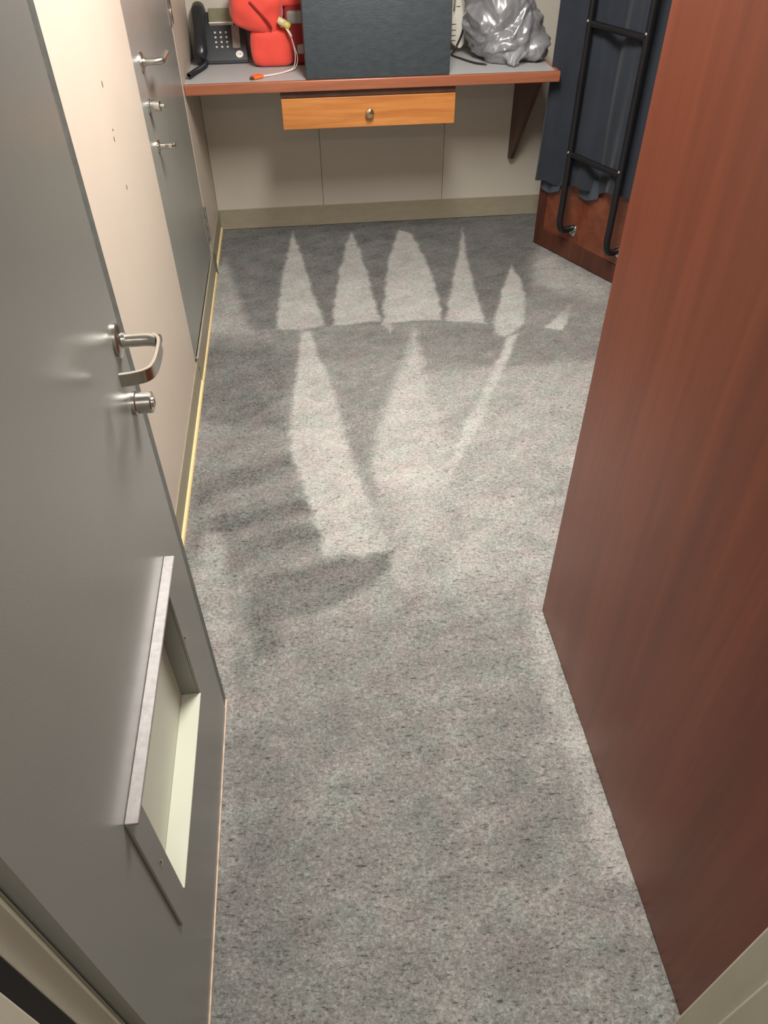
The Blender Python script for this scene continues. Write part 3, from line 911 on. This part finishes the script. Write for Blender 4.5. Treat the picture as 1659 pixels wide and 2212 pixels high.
la = thing('bunk_ladder', 'black tubular metal ladder bolted to the bunk front', 'ladder', bk(0.38, 0.07, 0.12))
S1, S2, OFF = 0.224, 0.522, 0.072
for S in (S1, S2):
    pts = spline([bk(S + 0.012, 0.004, 0.152), bk(S + 0.010, 0.035, 0.150), bk(S + 0.004, 0.062, 0.160), bk(S, OFF, 0.195), bk(S, OFF, 0.26)], 6)
    pts += [bk(S, OFF, z) for z in (0.5, 0.9, 1.3, 1.50)]
    pts += spline([bk(S, OFF, 1.55), bk(S, OFF - 0.01, 1.585), bk(S, 0.035, 1.60), bk(S, 0.006, 1.60)], 5)
    bm = bmesh.new()
    tube(bm, pts, 0.0145, 14)
    rl = obj('rail', bm, 'black_paint', la, smooth=50)
    bm = bmesh.new()
    lathe(bm, [(0, 0), (0.012, 0), (0.0115, 0.004), (0.008, 0.0075), (0, 0.0085)], 16, axis_m(bk(S + 0.034, 0.002, 0.158), BN))
    lathe(bm, [(0, 0), (0.010, 0), (0.009, 0.004), (0.006, 0.006), (0, 0.007)], 16, axis_m(bk(S + 0.030, 0.002, 0.128), BN))
    lathe(bm, [(0, -0.002), (0.026, -0.002), (0.026, 0.002), (0, 0.002)], 20, axis_m(bk(S + 0.020, 0.002, 0.146), BN))
    tag(obj('mounting_bolts', bm, 'chrome', rl, smooth=40), 'shiny bolts holding the foot of the rail')
for z in (0.485, 0.965, 1.40):
    bm = bmesh.new()
    tube(bm, [bk(S1 + 0.010, OFF, z), bk(S2 - 0.010, OFF, z - 0.006)], 0.0125, 14)
    rg = obj('rung', bm, 'black_paint', la, smooth=50)
    for S in (S1, S2):  # chrome domes added as highlights where rung meets rail, not fixings
        bm = bmesh.new()
        lathe(bm, [(0, 0), (0.0062, 0), (0.0055, 0.003), (0.003, 0.0048), (0, 0.0052)], 14, axis_m(bk(S, OFF + 0.0135, z + 0.010), (BN * 0.8 + Vector((0, 0, 0.6)))))
        obj('rung_glint', bm, 'chrome', rg, smooth=50)

# ---------------------------------------------------------------- things on the desk
ZD = DT
# telephone
ph = thing('telephone', 'black corded desk telephone beside the folded red life jacket', 'telephone', (-0.30, 3.80, ZD))
PF, PBK = (3.735, 0.797), (3.872, 0.952)            # front and back of the sloping face (y, z)
sl = Vector((0, PBK[0] - PF[0], PBK[1] - PF[1]))
SL = sl.length
sd = sl.normalized()
sn = Vector((0, -sd.z, sd.y))                       # out of the sloping face


def pf(x, v, n=0.0):
    return Vector((x, PF[0], PF[1])) + sd * v + sn * n


def pf_box(x0, x1, v0, v1, n0, n1, bev=0.0):
    t = nb(x0, x1, v0, v1, n0, n1, bev=bev)
    M = Matrix(((1, 0, 0, 0), (0, sd.y, sn.y, PF[0]), (0, sd.z, sn.z, PF[1]), (0, 0, 0, 1)))
    t.transform(M)
    return t


bm = bmesh.new()
prism(bm, [(3.733, ZD + 0.001), (3.733, 0.790), (PF[0], PF[1]), (PBK[0], PBK[1]), (3.884, 0.945), (3.884, ZD + 0.001)], 'x', -0.412, -0.191)
bmesh.ops.bevel(bm, geom=list(bm.edges), offset=0.004, segments=3, affect='EDGES')
base = obj('phone_body', bm, 'phone_plastic', ph, smooth=40)
dp = obj('display_hood', pf_box(-0.345, -0.215, 0.152, 0.212, -0.004, 0.016, 0.003), 'display', ph)
tag(dp, 'pale raised panel above the keypad')
obj('hood_edge', pf_box(-0.345, -0.240, 0.147, 0.152, 0.0, 0.017, 0.001), 'white_plastic', dp)
tag(obj('label_strip', pf_box(-0.252, -0.219, 0.048, 0.146, -0.001, 0.003, 0.001), 'grey_label', ph), 'grey paper label strip')
for r in range(4):
    for c in range(3):
        x = -0.3235 + c * 0.0235 + r * 0.001
        obj('key', pf_box(x - 0.0042, x + 0.0042, 0.0505 + (3 - r) * 0.0205, 0.0580 + (3 - r) * 0.0205, -0.001, 0.004, 0.001), 'key_plastic', ph)
bm = bmesh.new()
lathe(bm, [(0, 0), (0.0155, 0), (0.0155, 0.0014), (0, 0.0014)], 24, axis_m(pf(-0.2255, 0.022, 0.0), sn))
stk = obj('sticker', bm, 'paper_white', ph)
tag(stk, 'round white sticker')
bm = bmesh.new()
cx0, cv0 = -0.2255, 0.020
tube(bm, [pf(cx0 - 0.008, cv0 - 0.003, 0.0016), pf(cx0 - 0.0075, cv0 + 0.003, 0.0016), pf(cx0 - 0.003, cv0 + 0.0045, 0.0016)], 0.0006, 5)
tube(bm, [pf(cx0 - 0.002, cv0 + 0.0045, 0.0016), pf(cx0 + 0.003, cv0 + 0.0045, 0.0016), pf(cx0 + 0.0035, cv0 + 0.001, 0.0016), pf(cx0 - 0.001, cv0 - 0.004, 0.0016), pf(cx0 + 0.0075, cv0 + 0.003, 0.0016)], 0.0006, 5)
obj('sticker_mark', bm, 'ink', stk)
# handset lies along the left side
bm = bmesh.new()
hp = [pf(-0.388, -0.012, 0.014), pf(-0.388, -0.006, 0.026), pf(-0.387, 0.015, 0.034), pf(-0.386, 0.045, 0.036), pf(-0.385, 0.10, 0.037), pf(-0.384, 0.155, 0.036), pf(-0.383, 0.190, 0.033), pf(-0.383, 0.212, 0.026), pf(-0.383, 0.220, 0.012)]
tube(bm, hp, [0.014, 0.025, 0.031, 0.027, 0.024, 0.027, 0.031, 0.026, 0.014], 18, flat=(1.0, 0.8))
hs = obj('handset', bm, 'black_plastic', ph, smooth=60)
for cxx, cv in ((-0.386, 0.014), (-0.383, 0.192)):
    bm = bmesh.new()
    lathe(bm, [(0, -0.006), (0.021, -0.006), (0.023, 0.0), (0.021, 0.022), (0, 0.022)], 20, axis_m(pf(cxx, cv, 0.0), sn))
    obj('handset_cup', bm, 'black_plastic', hs, smooth=40)
# coiled cord
path = spline([(-0.372, 3.722, ZD + 0.014), (-0.370, 3.680, ZD + 0.013), (-0.385, 3.620, ZD + 0.013), (-0.405, 3.560, ZD + 0.013), (-0.418, 3.515, ZD + 0.013), (-0.424, 3.490, ZD + 0.014)], 40)
bm = bmesh.new()
coil = []
acc = 0.0
for i in range(len(path) - 1):
    a, b = path[i], path[i + 1]
    t = (b - a).normalized()
    s = t.cross(Vector((0, 0, 1))).normalized()
    u = s.cross(t)
    for k in range(3):
        p = a.lerp(b, k / 3)
        acc += 0.62
        coil.append(p + (s * math.cos(acc) + u * math.sin(acc)) * 0.0085)
tube(bm, coil, 0.0026, 6)
obj('coiled_cord', bm, 'black_plastic', ph, smooth=70)

# folded life jacket
lj = thing('life_jacket', 'folded orange-red life jacket with grey reflective tape on the desk', 'life jacket', (-0.06, 3.73, ZD))
bm = bmesh.new()
merge(bm, cushion((-0.080, 3.715, 0.849), (0.178, 0.15, 0.138), (0, 0.02, 0), 0.30, 0.006, 3, 11))
lo = obj('foam_block', bm, 'red_fabric', lj, smooth=70)
bm = bmesh.new()
merge(bm, cushion((-0.128, 3.715, 0.990), (0.205, 0.17, 0.165), (0.06, 0.24, 0.05), 0.55, 0.011, 8, 10))
up = obj('foam_collar', bm, 'red_fabric', lj, smooth=70)
bm = bmesh.new()
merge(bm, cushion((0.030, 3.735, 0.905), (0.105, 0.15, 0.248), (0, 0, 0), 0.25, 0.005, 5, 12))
sp = obj('side_panel', bm, 'red_fabric_shaded', lj, smooth=70)
tag(sp, 'side of the jacket, its shade painted in as darker red')
bm = bmesh.new()
merge(bm, cushion((0.022, 3.735, 1.035), (0.135, 0.17, 0.085), (0, -0.05, 0), 0.4, 0.006, 6, 12))
obj('foam_flap', bm, 'red_fabric', lj, smooth=70)
for z0, z1, x0, x1, yf in ((0.932, 0.982, -0.012, 0.090, 3.652), (0.822, 0.862, 0.022, 0.088, 3.652)):
    bm = bmesh.new()
    merge(bm, cushion(((x0 + x1) / 2, yf + 0.04, (z0 + z1) / 2), (x1 - x0, 0.085, z1 - z0), (0, 0, 0), 0.12, 0.0015, 2, 20, 8))
    tag(obj('reflective_tape', bm, 'reflective', lj, smooth=60), 'grey reflective band')
# fold line on the collar, drawn in the shaded red
bm = bmesh.new()
tube(bm, spline([(-0.155, 3.622, 1.020), (-0.120, 3.618, 0.985), (-0.088, 3.620, 0.950), (-0.074, 3.630, 0.922)], 6), [0.007] * 18 + [0.003], 8, flat=(1, 0.6))
obj('fold_seam', bm, 'red_fabric_shaded', up, smooth=60)
# rescue light with its white wires and orange sensor tab
bm = bmesh.new()
dl = Vector((0.030, -0.004, -0.016)).normalized()
o0 = Vector((-0.036, 3.622, 0.950))
lathe(bm, [(0, -0.014), (0.012, -0.012), (0.0145, 0.0), (0.0145, 0.020), (0.012, 0.023), (0, 0.023)], 16, axis_m(o0, dl))
lt = obj('rescue_light', bm, 'lamp_clear', lj, smooth=40)
tag(lt, 'small clear yellow emergency light')
bm = bmesh.new()
lathe(bm, [(0, 0), (0.0135, 0), (0.0135, 0.014), (0.010, 0.019), (0, 0.020)], 16, axis_m(o0 + dl * 0.023, dl))
obj('light_dome', bm, 'lamp_yellow', lt, smooth=40)
bm = bmesh.new()
tube(bm, [(-0.016, 3.616, 0.928), (-0.004, 3.610, 0.912), (0.004, 3.606, 0.898)], [0.004, 0.0055, 0.004], 10)
obj('wire_plug', bm, 'cord_white', lt, smooth=50)
for k, dx in enumerate((0.0, 0.009)):
    bm = bmesh.new()
    tube(bm, spline([(0.002, 3.606, 0.900), (0.010 + dx * 0.2, 3.600, 0.865), (0.013 + dx, 3.592, 0.825), (0.000 + dx, 3.572, ZD + 0.012), (-0.040 + dx, 3.545, ZD + 0.003), (-0.085 + dx, 3.515 - dx, ZD + 0.003), (-0.126, 3.488 - dx, ZD + 0.004)], 8), 0.0019, 8)
    obj('wire', bm, 'cord_white', lt, smooth=60)
bm = nb(-0.023, 0.023, -0.016, 0.016, 0.0, 0.012, bev=0.0035)
bm.transform(Matrix.Translation((-0.149, 3.468, ZD + 0.0005)) @ Matrix.Rotation(0.62, 4, 'Z'))
st = obj('sensor_tab', bm, 'orange_plastic', lt)
tag(st, 'orange tab at the end of the wires')
bm = nb(-0.010, 0.010, -0.007, 0.007, 0.0, 0.009, bev=0.002)
bm.transform(Matrix.Translation((-0.168, 3.452, ZD + 0.0006)) @ Matrix.Rotation(0.62, 4, 'Z'))
obj('tab_clip', bm, 'bracket_wood', st)

# black textured box
bx = thing('black_box', 'large black leather-textured box in the middle of the desk', 'box', (0.35, 3.52, ZD))
obj('box_body', nb(0.050, 0.637, 3.408, 3.632, ZD, 1.085, bev=0.004, seg=3), 'box_skin', bx, smooth=40)
obj('box_lid', nb(0.048, 0.639, 3.406, 3.634, 1.087, 1.125, bev=0.005, seg=3), 'box_skin', bx, smooth=40)

# white multi-socket strip standing behind the box
ps = thing('power_strip', 'white multi-socket strip standing between the black box and the plastic bag', 'power strip', (0.735, 3.81, ZD))
poly = [(0.7105, 0.822), (0.7105, 0.918), (0.716, 0.926), (0.724, 0.928), (0.726, 1.10), (0.778, 1.10), (0.772, 0.925), (0.768, 0.815), (0.752, 0.797), (0.730, 0.805)]
bm = bmesh.new()
prism(bm, poly, 'y', 3.790, 3.835)
bmesh.ops.bevel(bm, geom=list(bm.edges), offset=0.003, segments=2, affect='EDGES')
obj('strip_body', bm, 'white_plastic', ps, smooth=40)
for z in (0.828, 0.848, 0.868, 0.890, 0.955, 0.990):
    x0 = 0.7100 if z < 0.92 else 0.7250
    obj('slot', nb(x0, x0 + 0.018, 3.7885, 3.7915, z, z + 0.0022), 'ink', ps)
bm = bmesh.new()
tube(bm, spline([(0.772, 3.80, 0.862), (0.780, 3.785, 0.848), (0.789, 3.775, 0.832)], 5), 0.0035, 8)
obj('pull_tab', bm, 'white_plastic', ps, smooth=50)

# black mains cable looping from the strip to under the bag
cb = bmesh.new()
tube(cb, spline([(0.724, 3.70, 1.09), (0.738, 3.705, 1.02), (0.752, 3.72, 0.975), (0.762, 3.77, 0.93), (0.755, 3.782, 0.86), (0.725, 3.775, 0.80), (0.705, 3.74, ZD + 0.004), (0.735, 3.66, ZD + 0.004), (0.775, 3.58, ZD + 0.004), (0.806, 3.552, ZD + 0.004), (0.822, 3.545, ZD + 0.004)], 8), 0.0040, 8)
tag(obj('power_cable', cb, 'black_plastic', smooth=60), 'thin black cable looping beside the black box under the plastic bag', 'cable')

# crumpled silver plastic bag
ELL = [((0.895, 3.68, 0.935), (0.150, 0.14, 0.165)), ((0.880, 3.68, 1.05), (0.125, 0.12, 0.09)), ((0.955, 3.66, 0.875), (0.135, 0.135, 0.110)),
       ((1.030, 3.63, 0.835), (0.078, 0.10, 0.060)), ((0.900, 3.62, 0.850), (0.090, 0.11, 0.085))]


def make_bag():
    t = bmesh.new()
    bmesh.ops.create_icosphere(t, subdivisions=6, radius=1.0)
    c0 = Vector((0.925, 3.67, 0.895))
    for v in t.verts:
        d = v.co.normalized()
        best = 0.03
        for (c, r) in ELL:
            o = c0 - Vector(c)
            ox, oy, oz = o.x / r[0], o.y / r[1], o.z / r[2]
            dx, dy, dz = d.x / r[0], d.y / r[1], d.z / r[2]
            a = dx * dx + dy * dy + dz * dz
            b = ox * dx + oy * dy + oz * dz
            cc = ox * ox + oy * oy + oz * oz - 1
            q = b * b - a * cc
            if q > 0:
                best = max(best, (-b + math.sqrt(q)) / a)
        p = c0 + d * best
        wv = Vector((noise.noise(p * 7), noise.noise(p * 7 + Vector((5, 1, 2))), noise.noise(p * 7 + Vector((1, 7, 3))))) * 0.05
        q = p + wv
        q = Vector((q.x * 0.9 + q.z * 0.5, q.y * 0.8, (q.z - q.x * 0.5) * 1.5))
        r1 = 1 - abs(noise.noise(q * 8)) * 2.4
        r2 = 1 - abs(noise.noise(q * 17 + Vector((3, 3, 3)))) * 2.4
        r3 = 1 - abs(noise.noise(q * 40)) * 2.2
        f = noise.voronoi(q * 11)[0]
        p += d * (0.016 * r1 + 0.006 * r2 + 0.0022 * r3 + 0.012 * (f[1] - f[0]) - 0.012)
        p.z = max(p.z, ZD + 0.0012 + 0.001 * abs(noise.noise(p * 50)))
        v.co = p
    return t


bg_ = thing('plastic_bag', 'crumpled silver grey plastic bag on the right end of the desk', 'bag', (0.94, 3.67, ZD))
obj('bag_body', make_bag(), 'silver_plastic', bg_, smooth=75)
# loose translucent flap in front
bm = bmesh.new()
rows = []
for i in range(17):
    v = i / 16
    hw = 0.062 * math.sin(min(1.0, 0.12 + v * 1.05) * PI * 0.93) ** 0.6 if v < 1 else 0.004
    row = []
    for j in range(13):
        u = j / 12 * 2 - 1
        z = ZD + 0.100 - 0.094 * v
        y = 3.560 - 0.055 * v - 0.022 * (1 - u * u) + 0.004 * math.sin(u * 7 + v * 5)
        row.append(bm.verts.new((0.925 + u * hw + 0.012 * (1 - v), y, max(z, ZD + 0.002))))
    rows.append(row)
for a, b in zip(rows, rows[1:]):
    for k in range(12):
        bm.faces.new((a[k], a[k + 1], b[k + 1], b[k]))
bmesh.ops.solidify(bm, geom=list(bm.faces), thickness=0.0008)
tag(obj('bag_flap', bm, 'clear_plastic', bg_, smooth=80), 'translucent loose flap of the bag')

# ---------------------------------------------------------------- ceiling lamps (above the picture)
for nm, L, sx, sy, lab in (('ceiling_light', LAMP, 0.40, 1.22, 'white ceiling lamp over the cabin floor'),
                           ('ceiling_light', LAMP2, 0.68, 0.26, 'white ceiling lamp in the corridor outside the door')):
    t = thing(nm, lab, 'lamp', (L[0], L[1], ZC))
    obj('lamp_housing', nb(L[0] - sx / 2, L[0] + sx / 2, L[1] - sy / 2, L[1] + sy / 2, L[2] - 0.02, ZC - 0.0005, bev=0.006), 'ceiling_paint', t)
    obj('diffuser', nb(L[0] - sx / 2 + 0.02, L[0] + sx / 2 - 0.02, L[1] - sy / 2 + 0.02, L[1] + sy / 2 - 0.02, L[2] - 0.055, L[2] - 0.02, bev=0.01), 'lamp_diffuser', t)
